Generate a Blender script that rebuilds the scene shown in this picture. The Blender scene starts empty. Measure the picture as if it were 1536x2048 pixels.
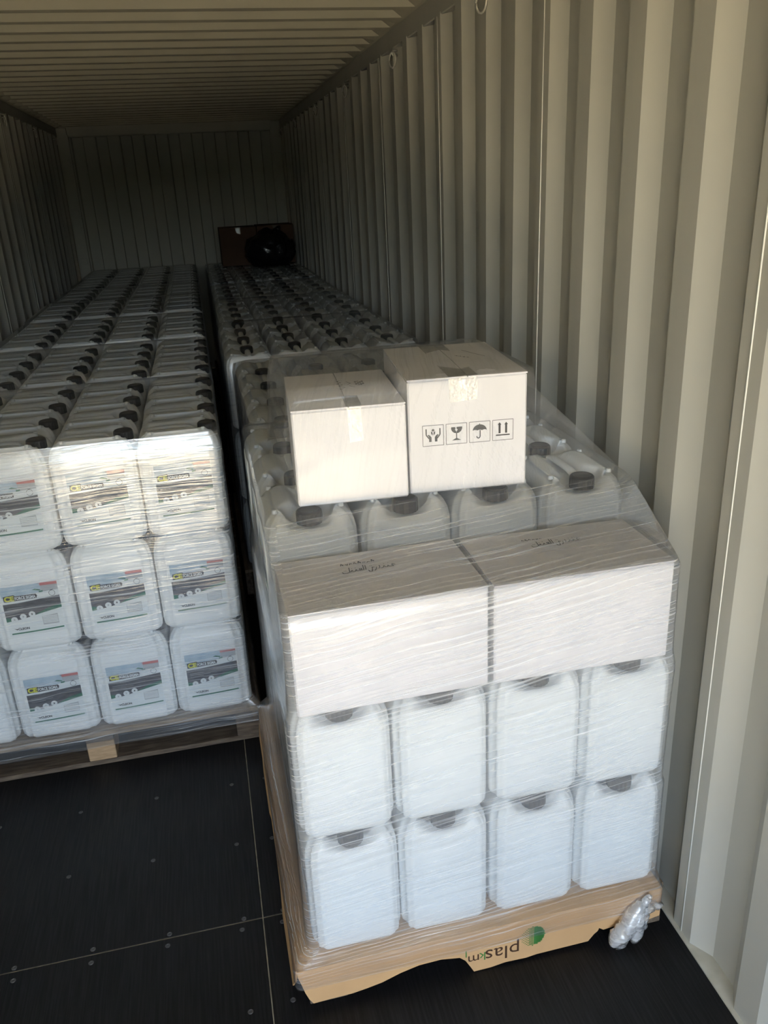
import bpy, bmesh, math, random
from mathutils import Vector, Matrix, noise
random.seed(7)
SC = bpy.context.scene
COL = SC.collection
PI = math.pi

# ------------------------------------------------------------------ camera, sky, sun, exposure
cam_d = bpy.data.cameras.new('camera')
cam_d.sensor_fit = 'VERTICAL'; cam_d.sensor_height = 36.0
cam_d.lens = 1629.775 * 36.0 / 2048.0
cam_d.clip_start = 0.02; cam_d.clip_end = 300
cam = bpy.data.objects.new('camera', cam_d); COL.objects.link(cam)
cam.location = (1.25835, 0.0, 1.97544)
cam.rotation_euler = (1.188846, 0.046772, -0.222029)
SC.camera = cam

world = bpy.data.worlds.new('sky'); SC.world = world
world.use_nodes = True
wn = world.node_tree; wn.nodes.clear()
sky = wn.nodes.new('ShaderNodeTexSky'); sky.sky_type = 'NISHITA'
sky.sun_disc = False; sky.sun_elevation = math.radians(58); sky.sun_rotation = math.radians(80)
sky.air_density = 1.0; sky.dust_density = 1.0; sky.ozone_density = 1.0
bg = wn.nodes.new('ShaderNodeBackground'); bg.inputs['Strength'].default_value = 0.25
wo = wn.nodes.new('ShaderNodeOutputWorld')
hs_ = wn.nodes.new('ShaderNodeHueSaturation'); hs_.inputs['Saturation'].default_value = 0.62
wn.links.new(sky.outputs[0], hs_.inputs['Color']); wn.links.new(hs_.outputs[0], bg.inputs[0]); wn.links.new(bg.outputs[0], wo.inputs[0])

sun_d = bpy.data.lights.new('sun', 'SUN'); sun_d.energy = 9.5; sun_d.angle = math.radians(0.6)
sun_d.color = (1.0, 0.93, 0.82)
sun = bpy.data.objects.new('sun', sun_d); COL.objects.link(sun)
sun.rotation_euler = Vector((-0.52, -0.10, -0.85)).to_track_quat('-Z', 'Y').to_euler()

# portal: the open container doors (guides the sampling of the sky, emits nothing itself)
DOOR_Y, END_Y, WX, HZ = -1.93, 10.10, 2.35, 2.69
pd = bpy.data.lights.new('door_portal', 'AREA'); pd.shape = 'RECTANGLE'; pd.size = 2.34; pd.size_y = 2.6
pd.cycles.is_portal = True
po = bpy.data.objects.new('door_portal', pd); COL.objects.link(po)
po.location = (WX / 2, DOOR_Y - 0.02, 1.3); po.rotation_euler = (PI / 2, 0, 0)

SC.view_settings.view_transform = 'Standard'
SC.view_settings.look = 'None'
SC.view_settings.gamma = 1.0
SC.view_settings.use_curve_mapping = False
SC.view_settings.exposure = 3.34
SC.cycles.transparent_max_bounces = 14
SC.cycles.max_bounces = 6
SC.cycles.diffuse_bounces = 3

# ------------------------------------------------------------------ materials
def newmat(name):
    m = bpy.data.materials.new(name); m.use_nodes = True
    nt = m.node_tree; nt.nodes.clear()
    out = nt.nodes.new('ShaderNodeOutputMaterial')
    return m, nt, out
def N(nt, typ, **kw):
    n = nt.nodes.new(typ)
    for k, v in kw.items(): setattr(n, k, v)
    return n
def ramp(nt, stops):
    r = nt.nodes.new('ShaderNodeValToRGB')
    els = r.color_ramp.elements
    while len(els) < len(stops): els.new(0.5)
    for e, (p, c) in zip(els, stops):
        e.position = p
        e.color = c if len(c) == 4 else (*c, 1)
    return r
def simple(name, col, rough=0.5, spec=0.5, var=0.0, vscale=8.0, stretch=(1, 1, 1), bump=0.0, bscale=60.0, metallic=0.0, col2=None, sss=0.0):
    m, nt, out = newmat(name)
    b = N(nt, 'ShaderNodeBsdfPrincipled')
    b.inputs['Base Color'].default_value = (*col, 1)
    b.inputs['Roughness'].default_value = rough
    b.inputs['Specular IOR Level'].default_value = spec
    b.inputs['Metallic'].default_value = metallic
    tc = N(nt, 'ShaderNodeTexCoord'); mp = N(nt, 'ShaderNodeMapping')
    mp.inputs['Scale'].default_value = stretch
    nt.links.new(tc.outputs['Object'], mp.inputs[0])
    if var > 0 or col2:
        ns = N(nt, 'ShaderNodeTexNoise'); ns.inputs['Scale'].default_value = vscale; ns.inputs['Detail'].default_value = 3
        nt.links.new(mp.outputs[0], ns.inputs['Vector'])
        c2 = col2 or tuple(max(0, c * (1 - var)) for c in col)
        r = ramp(nt, [(0.35, c2), (0.65, col)])
        nt.links.new(ns.outputs[0], r.inputs[0]); nt.links.new(r.outputs[0], b.inputs['Base Color'])
    if bump > 0:
        nb = N(nt, 'ShaderNodeTexNoise'); nb.inputs['Scale'].default_value = bscale; nb.inputs['Detail'].default_value = 4
        nt.links.new(mp.outputs[0], nb.inputs['Vector'])
        bp = N(nt, 'ShaderNodeBump'); bp.inputs['Strength'].default_value = bump; bp.inputs['Distance'].default_value = 0.01
        nt.links.new(nb.outputs[0], bp.inputs['Height']); nt.links.new(bp.outputs[0], b.inputs['Normal'])
    nt.links.new(b.outputs[0], out.inputs[0])
    return m

M = {}
M['paint'] = simple('container_paint', (0.47, 0.46, 0.405), 0.75, 0.12, var=0.08, vscale=3.0, stretch=(1, 1, .4), bump=0.04, bscale=25)
M['paint_seam'] = simple('weld_bead_paint', (0.80, 0.79, 0.72), 0.4, 0.5, var=0.05)
M['ceil_paint'] = simple('ceiling_paint', (0.44, 0.42, 0.335), 0.8, 0.1, var=0.06, vscale=4)
M['flange'] = simple('flange_paint', (0.50, 0.49, 0.42), 0.6, 0.3, var=0.3, vscale=12, col2=(0.40, 0.38, 0.30))
M['hdpe'] = simple('white_plastic', (0.83, 0.85, 0.84), 0.38, 0.45, var=0.03, vscale=5)
M['cap'] = simple('black_cap_plastic', (0.018, 0.018, 0.02), 0.35, 0.5, var=0.1)
M['carton'] = simple('white_board', (0.79, 0.765, 0.765), 0.75, 0.25, var=0.05, vscale=3, bump=0.05, bscale=14, stretch=(4, 4, .6))
M['carton_cut'] = simple('board_cut_edge', (0.50, 0.44, 0.36), 0.9, 0.1, var=0.2, vscale=40)
M['kraft'] = simple('kraft_board', (0.60, 0.37, 0.18), 0.8, 0.2, var=0.12, vscale=6, bump=0.06, bscale=20)
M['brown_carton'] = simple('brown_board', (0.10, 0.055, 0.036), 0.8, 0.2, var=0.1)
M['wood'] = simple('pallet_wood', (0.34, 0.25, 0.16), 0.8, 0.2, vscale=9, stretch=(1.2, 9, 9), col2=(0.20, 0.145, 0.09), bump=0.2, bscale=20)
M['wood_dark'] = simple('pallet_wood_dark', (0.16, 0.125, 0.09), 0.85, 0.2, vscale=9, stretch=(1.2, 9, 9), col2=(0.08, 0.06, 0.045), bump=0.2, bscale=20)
M['wood_pale'] = simple('pallet_block_wood', (0.46, 0.32, 0.19), 0.8, 0.2, vscale=9, stretch=(2, 2, 12), col2=(0.34, 0.23, 0.13))
M['bag'] = simple('black_bag_plastic', (0.006, 0.006, 0.007), 0.22, 0.6, var=0.1, bump=0.5, bscale=14)
M['ground'] = simple('yard_ground', (0.55, 0.46, 0.31), 0.9, 0.1, var=0.2, vscale=.6)
M['yard_dark'] = simple('darkened_yard', (0.055, 0.053, 0.047), 0.9, 0.1, var=0.2, vscale=.8)  # unseen far ground, made dark so less light reaches the end wall
M['blocker'] = simple('blocker_green', (0.05, 0.065, 0.03), 0.9, 0.1, var=0.4, vscale=2, bump=0.6, bscale=6)  # for the unseen box added to block low horizon light
M['steel'] = simple('galvanised_ring', (0.55, 0.54, 0.48), 0.4, 0.5, metallic=0.3, var=0.1)
M['ink'] = simple('print_ink', (0.10, 0.095, 0.09), 0.7, 0.2, var=0.05)
M['pen'] = simple('marker_ink', (0.05, 0.045, 0.05), 0.7, 0.2, var=0.05)
M['lab_white'] = simple('label_paper', (0.74, 0.78, 0.78), 0.35, 0.4, var=0.03)
M['lab_sky'] = simple('label_sky_blue', (0.36, 0.47, 0.56), 0.35, 0.4, vscale=20, col2=(0.50, 0.60, 0.66))
M['lab_dark'] = simple('label_dark_field', (0.045, 0.045, 0.055), 0.35, 0.4, vscale=30, stretch=(1, 1, 6), col2=(0.10, 0.10, 0.11))
M['lab_green'] = simple('label_green', (0.03, 0.17, 0.10), 0.35, 0.4, var=0.2)
M['lab_red'] = simple('label_red', (0.55, 0.16, 0.15), 0.35, 0.4, var=0.1)
M['lab_yellow'] = simple('label_yellow', (0.72, 0.70, 0.04), 0.35, 0.4, var=0.1)
M['lab_grey'] = simple('label_grey', (0.45, 0.47, 0.48), 0.35, 0.4, var=0.1)
M['logo_green'] = simple('logo_green', (0.06, 0.22, 0.05), 0.7, 0.2, var=0.2, vscale=30)
M['logo_ink'] = simple('logo_brown_ink', (0.07, 0.035, 0.02), 0.7, 0.2, var=0.1)

# black film-faced plywood
m, nt, out = newmat('black_plywood'); M['ply'] = m
b = N(nt, 'ShaderNodeBsdfPrincipled'); b.inputs['Specular IOR Level'].default_value = 0.25
tc = N(nt, 'ShaderNodeTexCoord'); mp = N(nt, 'ShaderNodeMapping'); mp.inputs['Scale'].default_value = (60, 2.0, 1)
n1 = N(nt, 'ShaderNodeTexNoise'); n1.inputs['Scale'].default_value = 3.0; n1.inputs['Detail'].default_value = 6
n2 = N(nt, 'ShaderNodeTexNoise'); n2.inputs['Scale'].default_value = 2.2; n2.inputs['Detail'].default_value = 8
nt.links.new(tc.outputs['Object'], mp.inputs[0]); nt.links.new(mp.outputs[0], n1.inputs[0]); nt.links.new(tc.outputs['Object'], n2.inputs[0])
r1 = ramp(nt, [(0.38, (0.004, 0.004, 0.0045)), (0.75, (0.014, 0.014, 0.015))])
nt.links.new(n1.outputs[0], r1.inputs[0]); nt.links.new(r1.outputs[0], b.inputs['Base Color'])
r2 = ramp(nt, [(0.35, (0.42,) * 3), (0.7, (0.62,) * 3)])
nt.links.new(n2.outputs[0], r2.inputs[0]); nt.links.new(r2.outputs[0], b.inputs['Roughness'])
bp = N(nt, 'ShaderNodeBump'); bp.inputs['Strength'].default_value = 0.12; bp.inputs['Distance'].default_value = 0.004
nt.links.new(n1.outputs[0], bp.inputs['Height']); nt.links.new(bp.outputs[0], b.inputs['Normal'])
nt.links.new(b.outputs[0], out.inputs[0])

def film_mat(name, base=0.10, streak=0.45, su=1.2, sv=150.0, tilt=0.10, bump=0.25, gloss_rough=0.14, refl=3.0, tint=(0.93, 0.94, 0.95), swap=False, lo=0.50, hi=0.68, cover=0.3):
    """stretch film: several see-through layers, hazy along the stretch lines, glossy"""
    m, nt, out = newmat(name)
    uv = N(nt, 'ShaderNodeUVMap'); uv.uv_map = 'UVMap'
    sep = N(nt, 'ShaderNodeSeparateXYZ'); nt.links.new(uv.outputs[0], sep.inputs[0])
    U, V = (1, 0) if swap else (0, 1)
    patch = N(nt, 'ShaderNodeTexNoise'); patch.inputs['Scale'].default_value = 3.2; patch.inputs['Detail'].default_value = 2
    nt.links.new(uv.outputs[0], patch.inputs['Vector'])
    t = N(nt, 'ShaderNodeMath', operation='MULTIPLY_ADD'); t.inputs[1].default_value = -tilt
    nt.links.new(sep.outputs[U], t.inputs[0]); nt.links.new(sep.outputs[V], t.inputs[2])
    t2 = N(nt, 'ShaderNodeMath', operation='MULTIPLY_ADD'); t2.inputs[1].default_value = 0.035
    nt.links.new(patch.outputs[0], t2.inputs[0]); nt.links.new(t.outputs[0], t2.inputs[2])
    mu = N(nt, 'ShaderNodeMath', operation='MULTIPLY'); mu.inputs[1].default_value = su
    mv = N(nt, 'ShaderNodeMath', operation='MULTIPLY'); mv.inputs[1].default_value = sv
    nt.links.new(sep.outputs[U], mu.inputs[0]); nt.links.new(t2.outputs[0], mv.inputs[0])
    cmb = N(nt, 'ShaderNodeCombineXYZ'); nt.links.new(mu.outputs[0], cmb.inputs[0]); nt.links.new(mv.outputs[0], cmb.inputs[1])
    st = N(nt, 'ShaderNodeTexNoise'); st.inputs['Scale'].default_value = 1.0; st.inputs['Detail'].default_value = 3; st.inputs['Roughness'].default_value = 0.65
    nt.links.new(cmb.outputs[0], st.inputs['Vector'])
    rs = ramp(nt, [(lo, (0, 0, 0)), (hi, (1, 1, 1))]); nt.links.new(st.outputs[0], rs.inputs[0])
    rp = ramp(nt, [(0.36, (cover,) * 3), (0.62, (1, 1, 1))]); nt.links.new(patch.outputs[0], rp.inputs[0])
    pr = N(nt, 'ShaderNodeMath', operation='MULTIPLY'); nt.links.new(rs.outputs[0], pr.inputs[0]); nt.links.new(rp.outputs[0], pr.inputs[1])
    fz = N(nt, 'ShaderNodeMath', operation='MULTIPLY_ADD'); fz.inputs[1].default_value = streak; fz.inputs[2].default_value = base
    nt.links.new(pr.outputs[0], fz.inputs[0])
    hs = N(nt, 'ShaderNodeMath', operation='MULTIPLY_ADD'); hs.inputs[1].default_value = 5.0
    nt.links.new(patch.outputs[0], hs.inputs[0]); nt.links.new(st.outputs[0], hs.inputs[2])
    bp = N(nt, 'ShaderNodeBump'); bp.inputs['Strength'].default_value = bump; bp.inputs['Distance'].default_value = 0.004
    nt.links.new(hs.outputs[0], bp.inputs['Height'])
    tr = N(nt, 'ShaderNodeBsdfTransparent'); tr.inputs[0].default_value = (0.985, 0.985, 0.98, 1)
    df = N(nt, 'ShaderNodeBsdfDiffuse'); df.inputs[0].default_value = (*tint, 1)
    tl = N(nt, 'ShaderNodeBsdfTranslucent'); tl.inputs[0].default_value = (*tint, 1)
    dd = N(nt, 'ShaderNodeMixShader'); dd.inputs[0].default_value = 0.12
    nt.links.new(df.outputs[0], dd.inputs[1]); nt.links.new(tl.outputs[0], dd.inputs[2])
    gl = N(nt, 'ShaderNodeBsdfGlossy'); gl.inputs[0].default_value = (1, 1, 1, 1); gl.inputs['Roughness'].default_value = gloss_rough
    nt.links.new(bp.outputs[0], gl.inputs['Normal'])
    fr = N(nt, 'ShaderNodeFresnel'); fr.inputs[0].default_value = 1.5; nt.links.new(bp.outputs[0], fr.inputs['Normal'])
    mx = N(nt, 'ShaderNodeMixShader'); nt.links.new(fz.outputs[0], mx.inputs[0])
    nt.links.new(tr.outputs[0], mx.inputs[1]); nt.links.new(dd.outputs[0], mx.inputs[2])
    fg = N(nt, 'ShaderNodeMath', operation='MULTIPLY'); fg.inputs[1].default_value = refl
    fm_ = N(nt, 'ShaderNodeMath', operation='MINIMUM'); fm_.inputs[1].default_value = 0.7
    nt.links.new(fr.outputs[0], fg.inputs[0]); nt.links.new(fg.outputs[0], fm_.inputs[0])
    m2 = N(nt, 'ShaderNodeMixShader'); nt.links.new(fm_.outputs[0], m2.inputs[0])
    nt.links.new(mx.outputs[0], m2.inputs[1]); nt.links.new(gl.outputs[0], m2.inputs[2])
    nt.links.new(m2.outputs[0], out.inputs[0])
    return m
M['film'] = film_mat('stretch_film', base=0.17, streak=0.52, tilt=0.13, refl=1.8)
M['film_skirt'] = film_mat('stretch_film_skirt', base=0.05, streak=0.50, tilt=0.05, refl=1.6, bump=0.5)
M['film_fold'] = film_mat('stretch_film_fold', base=0.07, streak=0.50, tilt=0.10, refl=0.7, sv=120, bump=0.08)
M['film_tent'] = film_mat('stretch_film_tent', base=0.06, streak=0.14, tilt=0.22, swap=True, sv=110, refl=0.4, cover=0.1, bump=0.12)
M['film_left'] = film_mat('stretch_film_clear', base=0.07, streak=0.62, sv=110, tilt=0.02, refl=4.0, bump=0.4, gloss_rough=0.10)
M['film_far'] = film_mat('stretch_film_far', base=0.07, streak=0.20, sv=60, refl=1.0, gloss_rough=0.22)
M['film_top'] = film_mat('stretch_film_top', base=0.035, streak=0.14, sv=70, tilt=0.05, refl=0.55, gloss_rough=0.2)
M['film_knot'] = film_mat('stretch_film_bunched', base=0.32, streak=0.45, su=20, sv=60, bump=0.9, refl=3)
M['tape'] = film_mat('clear_tape', base=0.10, streak=0.20, su=60, sv=60, bump=0.6, gloss_rough=0.12, refl=2, tint=(0.9, 0.86, 0.78))

# ------------------------------------------------------------------ mesh helpers
class MB:
    def __init__(s): s.v = []; s.f = []; s.m = []; s.uv = None
    def add(s, vs, fs, mi=0):
        o = len(s.v); s.v += [tuple(v) for v in vs]; s.f += [tuple(i + o for i in f) for f in fs]; s.m += [mi] * len(fs)
    def box(s, x0, x1, y0, y1, z0, z1, mi=0, bev=0.0):
        if bev <= 0:
            s.add([(x0, y0, z0), (x1, y0, z0), (x1, y1, z0), (x0, y1, z0), (x0, y0, z1), (x1, y0, z1), (x1, y1, z1), (x0, y1, z1)],
                  [(0, 3, 2, 1), (4, 5, 6, 7), (0, 1, 5, 4), (1, 2, 6, 5), (2, 3, 7, 6), (3, 0, 4, 7)], mi)
        else:
            bm = bmesh.new(); bmesh.ops.create_cube(bm, size=1)
            for v in bm.verts: v.co = Vector(((x0 + x1) / 2 + v.co.x * (x1 - x0), (y0 + y1) / 2 + v.co.y * (y1 - y0), (z0 + z1) / 2 + v.co.z * (z1 - z0)))
            bmesh.ops.bevel(bm, geom=bm.edges[:], offset=bev, segments=1, affect='EDGES')
            bm.verts.index_update()
            s.add([v.co[:] for v in bm.verts], [[v.index for v in f.verts] for f in bm.faces], mi); bm.free()
    def prism(s, pts, axis_from, axis_to, plane='xz', mi=0):
        """polygon pts (2-D, ccw) extruded; plane xz -> extruded along y, xy -> along z"""
        n = len(pts)
        def P(p, t): return (p[0], t, p[1]) if plane == 'xz' else ((p[0], p[1], t) if plane == 'xy' else (t, p[0], p[1]))
        vs = [P(p, axis_from) for p in pts] + [P(p, axis_to) for p in pts]
        fs = [tuple(range(n)), tuple(reversed(range(n, 2 * n)))] + [((i + 1) % n, i, n + i, n + (i + 1) % n) for i in range(n)]
        s.add(vs, fs, mi)
    def tube(s, pts, r, k=6, mi=0):
        rings = []; pts = [Vector(p) for p in pts]; o = len(s.v); vs = []
        for i, p in enumerate(pts):
            t = (pts[min(i + 1, len(pts) - 1)] - pts[max(i - 1, 0)]).normalized()
            a = t.orthogonal().normalized() if i == 0 else (prev - t * prev.dot(t)).normalized()
            prev = a; bb = t.cross(a)
            rr = r(i / (len(pts) - 1)) if callable(r) else r
            vs += [p + (a * math.cos(2 * PI * j / k) + bb * math.sin(2 * PI * j / k)) * rr for j in range(k)]
        fs = []
        for i in range(len(pts) - 1):
            for j in range(k):
                fs.append((i * k + j, i * k + (j + 1) % k, (i + 1) * k + (j + 1) % k, (i + 1) * k + j))
        fs.append(tuple(reversed(range(k)))); fs.append(tuple(range((len(pts) - 1) * k, len(pts) * k)))
        s.add(vs, fs, mi)
    def mesh(s, name, mats, smooth=False):
        me = bpy.data.meshes.new(name); me.from_pydata(s.v, [], s.f)
        for mm in mats: me.materials.append(mm)
        if len(mats) > 1:
            me.polygons.foreach_set('material_index', s.m)
        if smooth: me.polygons.foreach_set('use_smooth', [True] * len(me.polygons))
        me.update(); return me
def fix_normals(me):
    bm = bmesh.new(); bm.from_mesh(me); bmesh.ops.recalc_face_normals(bm, faces=bm.faces[:]); bm.to_mesh(me); bm.free()
def ob(name, me, parent=None, loc=(0, 0, 0), rot=(0, 0, 0)):
    o = bpy.data.objects.new(name, me); COL.objects.link(o)
    o.location = loc; o.rotation_euler = rot
    if parent is not None: o.parent = parent
    return o
def thing(name, label, cat, loc=(0, 0, 0), rz=0, group=None):
    o = ob(name, None, None, loc, (0, 0, rz)); o.empty_display_size = 0.05
    o['label'] = label; o['category'] = cat
    if group: o['group'] = group
    return o
def tag(o, label, cat, group=None):
    o['label'] = label; o['category'] = cat
    if group: o['group'] = group
    return o
def struct(name, me, label=None):
    o = ob(name, me); o['kind'] = 'structure'
    if label: o['label'] = label
    return o
def text_mesh(txt, size, extrude=0.0, shear=0.0, align='LEFT', bold=0.0, spacing=1.0):
    cu = bpy.data.curves.new('t', 'FONT'); cu.body = txt; cu.size = size; cu.extrude = extrude; cu.shear = shear
    cu.align_x = align; cu.offset = bold; cu.resolution_u = 3; cu.space_character = spacing
    o = bpy.data.objects.new('t', cu); COL.objects.link(o)
    dg = bpy.context.evaluated_depsgraph_get(); dg.update()
    me = bpy.data.meshes.new_from_object(o.evaluated_get(dg))
    vs = [v.co[:] for v in me.vertices]; fs = [tuple(p.vertices) for p in me.polygons]
    bpy.data.objects.remove(o); bpy.data.curves.remove(cu); bpy.data.meshes.remove(me)
    return vs, fs

# ------------------------------------------------------------------ the container shell
PITCH = 0.2795; A0 = 1.713
def corr_profile(y0, y1):
    pts = []
    k = math.floor((y0 - A0) / PITCH) - 1
    while A0 + k * PITCH < y1 + PITCH:
        a = A0 + k * PITCH
        pts += [(a, 0), (a + 0.080, 0), (a + 0.135, 0.036), (a + 0.225, 0.036)]
        k += 1
    pts = [p for p in pts if y0 < p[0] < y1]
    return [(y0, pts[0][1])] + pts + [(y1, pts[-1][1])]
Z_RAIL = 2.605
def wall(name, side, label):
    prof = corr_profile(DOOR_Y + 0.12, END_Y + 0.04)
    mb = MB(); n = len(prof)
    zs = (0.0, Z_RAIL + 0.01)
    X = (lambda d: WX + d) if side > 0 else (lambda d: -d)
    vs = [(X(d), y, z) for z in zs for (y, d) in prof] + [(X(0.07), y, z) for z in zs for (y, d) in prof]
    fs = []
    for i in range(n - 1):
        fs.append((i, i + 1, n + i + 1, n + i)); fs.append((2 * n + i, 3 * n + i, 3 * n + i + 1, 2 * n + i + 1))
        fs.append((i, 2 * n + i, 2 * n + i + 1, i + 1)); fs.append((n + i, n + i + 1, 3 * n + i + 1, 3 * n + i))
    fs.append((0, n, 3 * n, 2 * n)); fs.append((n - 1, 3 * n - 1, 4 * n - 1, 2 * n - 1))
    mb.add(vs, fs); mb.box(min(X(.068), X(.085)), max(X(.068), X(.085)), DOOR_Y - .05, END_Y + .12, -0.1, HZ + 0.05)
    me = mb.mesh(name, [M['paint']]); fix_normals(me)
    w = struct(name, me, label)
    # weld seams, every fourth corrugation
    y = 1.475 - 3 * 4 * PITCH
    seam = MB(); seam.tube([(0, 0, 0.0), (0.001, 0.001, .9), (-0.0005, 0, 1.8), (0, 0, Z_RAIL)], 0.0022, 5)
    sm = seam.mesh('weld_seam', [M['paint_seam']], True)
    while y < END_Y - .3:
        if y > DOOR_Y + .15: ob('weld_seam', sm, w, (X(-0.0005), y, 0))
        y += 4 * PITCH
    # lashing rings under the top rail
    rg = MB()
    rg.tube([(0, 0.028 * math.cos(t), -0.030 + 0.034 * math.sin(t)) for t in [i * 2 * PI / 16 for i in range(17)]], 0.0045, 6)
    rg.tube([(0.03, 0, 0.012), (0.004, 0, 0.010), (-0.002, 0, 0.0), (0.004, 0, -0.008), (0.03, 0, -0.010)], 0.005, 6)
    rm = rg.mesh('lashing_ring', [M['steel']], True)
    for yy in (0.42, 1.76, 3.107, 4.446, 5.785, 7.12, 8.46, 9.7):
        ob('lashing_ring', rm, w, (X(-0.018), yy, 2.575), (0, 0, (0 if side > 0 else PI) + 0.35))
    return w
wr = wall('wall_right', 1, 'pale corrugated steel side wall to the right of the pallets')
wl = wall('wall_left', -1, 'dark corrugated steel side wall left of the labelled jerrycans')

# ceiling: transverse corrugation
CP = 0.2425
mb = MB(); prof = []
y = DOOR_Y + 0.1
while y < END_Y - 0.05:
    prof += [(y, 0), (y + 0.060, 0), (y + 0.135, 0.032), (y + 0.190, 0.032)]
    y += CP
prof = [p for p in prof if p[0] < END_Y]
x0, x1 = 0.0, WX; n = len(prof)
vs = []
for (x, s) in ((x0 - 0.02, 0), (x0 + 0.015, 0), (x0 + 0.085, 1), (x1 - 0.085, 1), (x1 - 0.015, 0), (x1 + 0.02, 0)):
    vs += [(x, yy, HZ + (dd if s else 0.0)) for (yy, dd) in prof]
fs = [(c * n + i, c * n + i + 1, (c + 1) * n + i + 1, (c + 1) * n + i) for c in range(5) for i in range(n - 1)]
mb.add(vs, fs)
mb.box(-0.08, WX + 0.08, DOOR_Y, END_Y + 0.05, HZ + 0.035, HZ + 0.05)
ceil = struct('ceiling', mb.mesh('ceiling', [M['ceil_paint']]), 'corrugated steel container roof seen from below')

# top side rails, bottom flanges, door frame
for i, (a, bx_) in enumerate(((WX + 0.002, WX + 0.07), (-0.07, -0.002))):
    mb = MB(); mb.box(a, bx_, DOOR_Y, END_Y, Z_RAIL, HZ + 0.036, 0, 0.004)
    struct('trim_%d' % (i + 1), mb.mesh('top_rail', [M['paint']]), ('top rail above the right wall corrugation', 'top rail above the left wall corrugation')[i])
for i, (a, bx_) in enumerate(((WX - 0.012, WX + 0.05), (-0.05, 0.012))):
    mb = MB(); mb.box(a, bx_, DOOR_Y, END_Y, -0.028, 0.003)
    struct('baseboard_' + ('right', 'left')[i], mb.mesh('floor_flange', [M['flange']]), ('grey steel floor flange along the right wall', 'grey steel floor flange along the left wall')[i])
mb = MB(); mb.box(-0.07, 0.0, DOOR_Y - 0.06, DOOR_Y + 0.125, 0, HZ + .03); mb.box(WX, WX + 0.07, DOOR_Y - 0.06, DOOR_Y + 0.125, 0, HZ + .03)
mb.box(-0.07, WX + 0.07, DOOR_Y - 0.06, DOOR_Y + 0.125, 2.585, HZ + .03); mb.box(-0.07, WX + 0.07, DOOR_Y - 0.06, DOOR_Y + 0.06, -0.16, -0.03)
struct('trim_3', mb.mesh('door_frame', [M['paint']]), 'steel frame around the open container doorway')

# end wall
mb = MB(); prof = []; EP = 0.2535; x = 0.108
while x < 2.20:
    prof += [(x, 0.0), (x + 0.006, 0.0), (x + 0.018, 0.045), (x + 0.1265, 0.045), (x + 0.1385, 0.0), (x + 0.2535, 0.0)]
    x += EP
prof = [(-0.05, 0.0)] + [p for p in prof if p[0] < 2.245] + [(WX + 0.05, 0.0)]
n = len(prof)
vs = [(px, END_Y + d, z) for z in (0, 2.63) for (px, d) in prof]
mb.add(vs, [(i, i + 1, n + i + 1, n + i) for i in range(n - 1)])
mb.box(-0.08, WX + 0.08, END_Y + 0.06, END_Y + 0.1, -.1, HZ + .05)
ew = struct('wall_back', mb.mesh('wall_back', [M['paint']]), 'vertically ribbed steel end wall at the far end')
for i, (a, c) in enumerate(((0.0, 0.10), (WX - 0.10, WX))):
    mb = MB(); mb.box(a - .03 * (i == 0), c + .03 * (i == 1), END_Y - 0.12, END_Y, 0, HZ, 0, 0.006)
    po_ = struct('trim_%d' % (4 + i), mb.mesh('corner_post', [M['paint']]), ('corner post left of the end wall', 'corner post right of the end wall')[i])
    for zz in (2.30, 1.80, 1.30):
        pl = MB(); pl.box(a + 0.012, c - 0.012, END_Y - 0.128, END_Y - 0.12, zz, zz + 0.07, 0, 0.002)
        ob('weld_plate', pl.mesh('weld_plate', [M['paint']]), po_)
    ed = MB(); ex = c if i == 0 else a
    ed.box(ex - 0.008, ex + 0.008, END_Y - 0.124, END_Y - 0.10, 0, 2.62, 0, 0.002)
    ob('post_edge', ed.mesh('post_edge', [M['paint']]), po_)
mb = MB(); mb.box(0.02, WX - 0.02, END_Y - 0.10, END_Y + 0.05, 2.60, HZ + .03, 0, 0.006)
struct('trim_6', mb.mesh('end_header', [M['paint']]), 'header beam above the end wall')

# floor: plywood sheets
mb = MB(); mb.box(0.0, WX, DOOR_Y, END_Y, -0.060, -0.030)
floor = struct('floor', mb.mesh('floor', [M['wood_dark']]), 'black plywood container floor')
SEAMX = 1.212
ys = [DOOR_Y, -0.571, 1.829, 4.229, 6.629, 9.029, END_Y]
for i in range(len(ys) - 1):
    for (a, c) in ((0.012, SEAMX - 0.0016), (SEAMX + 0.0016, WX - 0.012)):
        mb = MB(); mb.box(a, c, ys[i] + 0.0016, ys[i + 1] - 0.0016, -0.030, 0.0, 0, 0.0008)
        ob('floor_sheet', mb.mesh('floor_sheet', [M['ply']]), floor)
# pale filler in the joints
M['joint'] = simple('joint_sealant', (0.30, 0.27, 0.20), 0.8, 0.2, var=0.4, vscale=30)
mb = MB(); mb.box(SEAMX - 0.0015, SEAMX + 0.0015, DOOR_Y, END_Y, -0.03, -0.0012)
ob('joint_sealant', mb.mesh('joint_sealant', [M['joint']]), floor)
for yy in ys[1:-1]:
    mb = MB(); mb.box(0.012, WX - 0.012, yy - 0.0015, yy + 0.0015, -0.03, -0.0013); ob('joint_sealant', mb.mesh('joint_sealant', [M['joint']]), floor)
M['screw'] = simple('worn_screw', (0.10, 0.10, 0.10), 0.45, 0.5, var=0.3, vscale=80, metallic=.4)
sc = MB()
ringv = []
for r_, z_ in ((0.0075, 0.0002), (0.0065, 0.0012), (0.0048, 0.0012), (0.0042, 0.0003), (0.0, 0.0003)):
    ringv += [(r_ * math.cos(j * PI / 6), r_ * math.sin(j * PI / 6), z_) for j in range(12)]
sc.add(ringv, [(k * 12 + j, k * 12 + (j + 1) % 12, (k + 1) * 12 + (j + 1) % 12, (k + 1) * 12 + j) for k in range(4) for j in range(12)])
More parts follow.
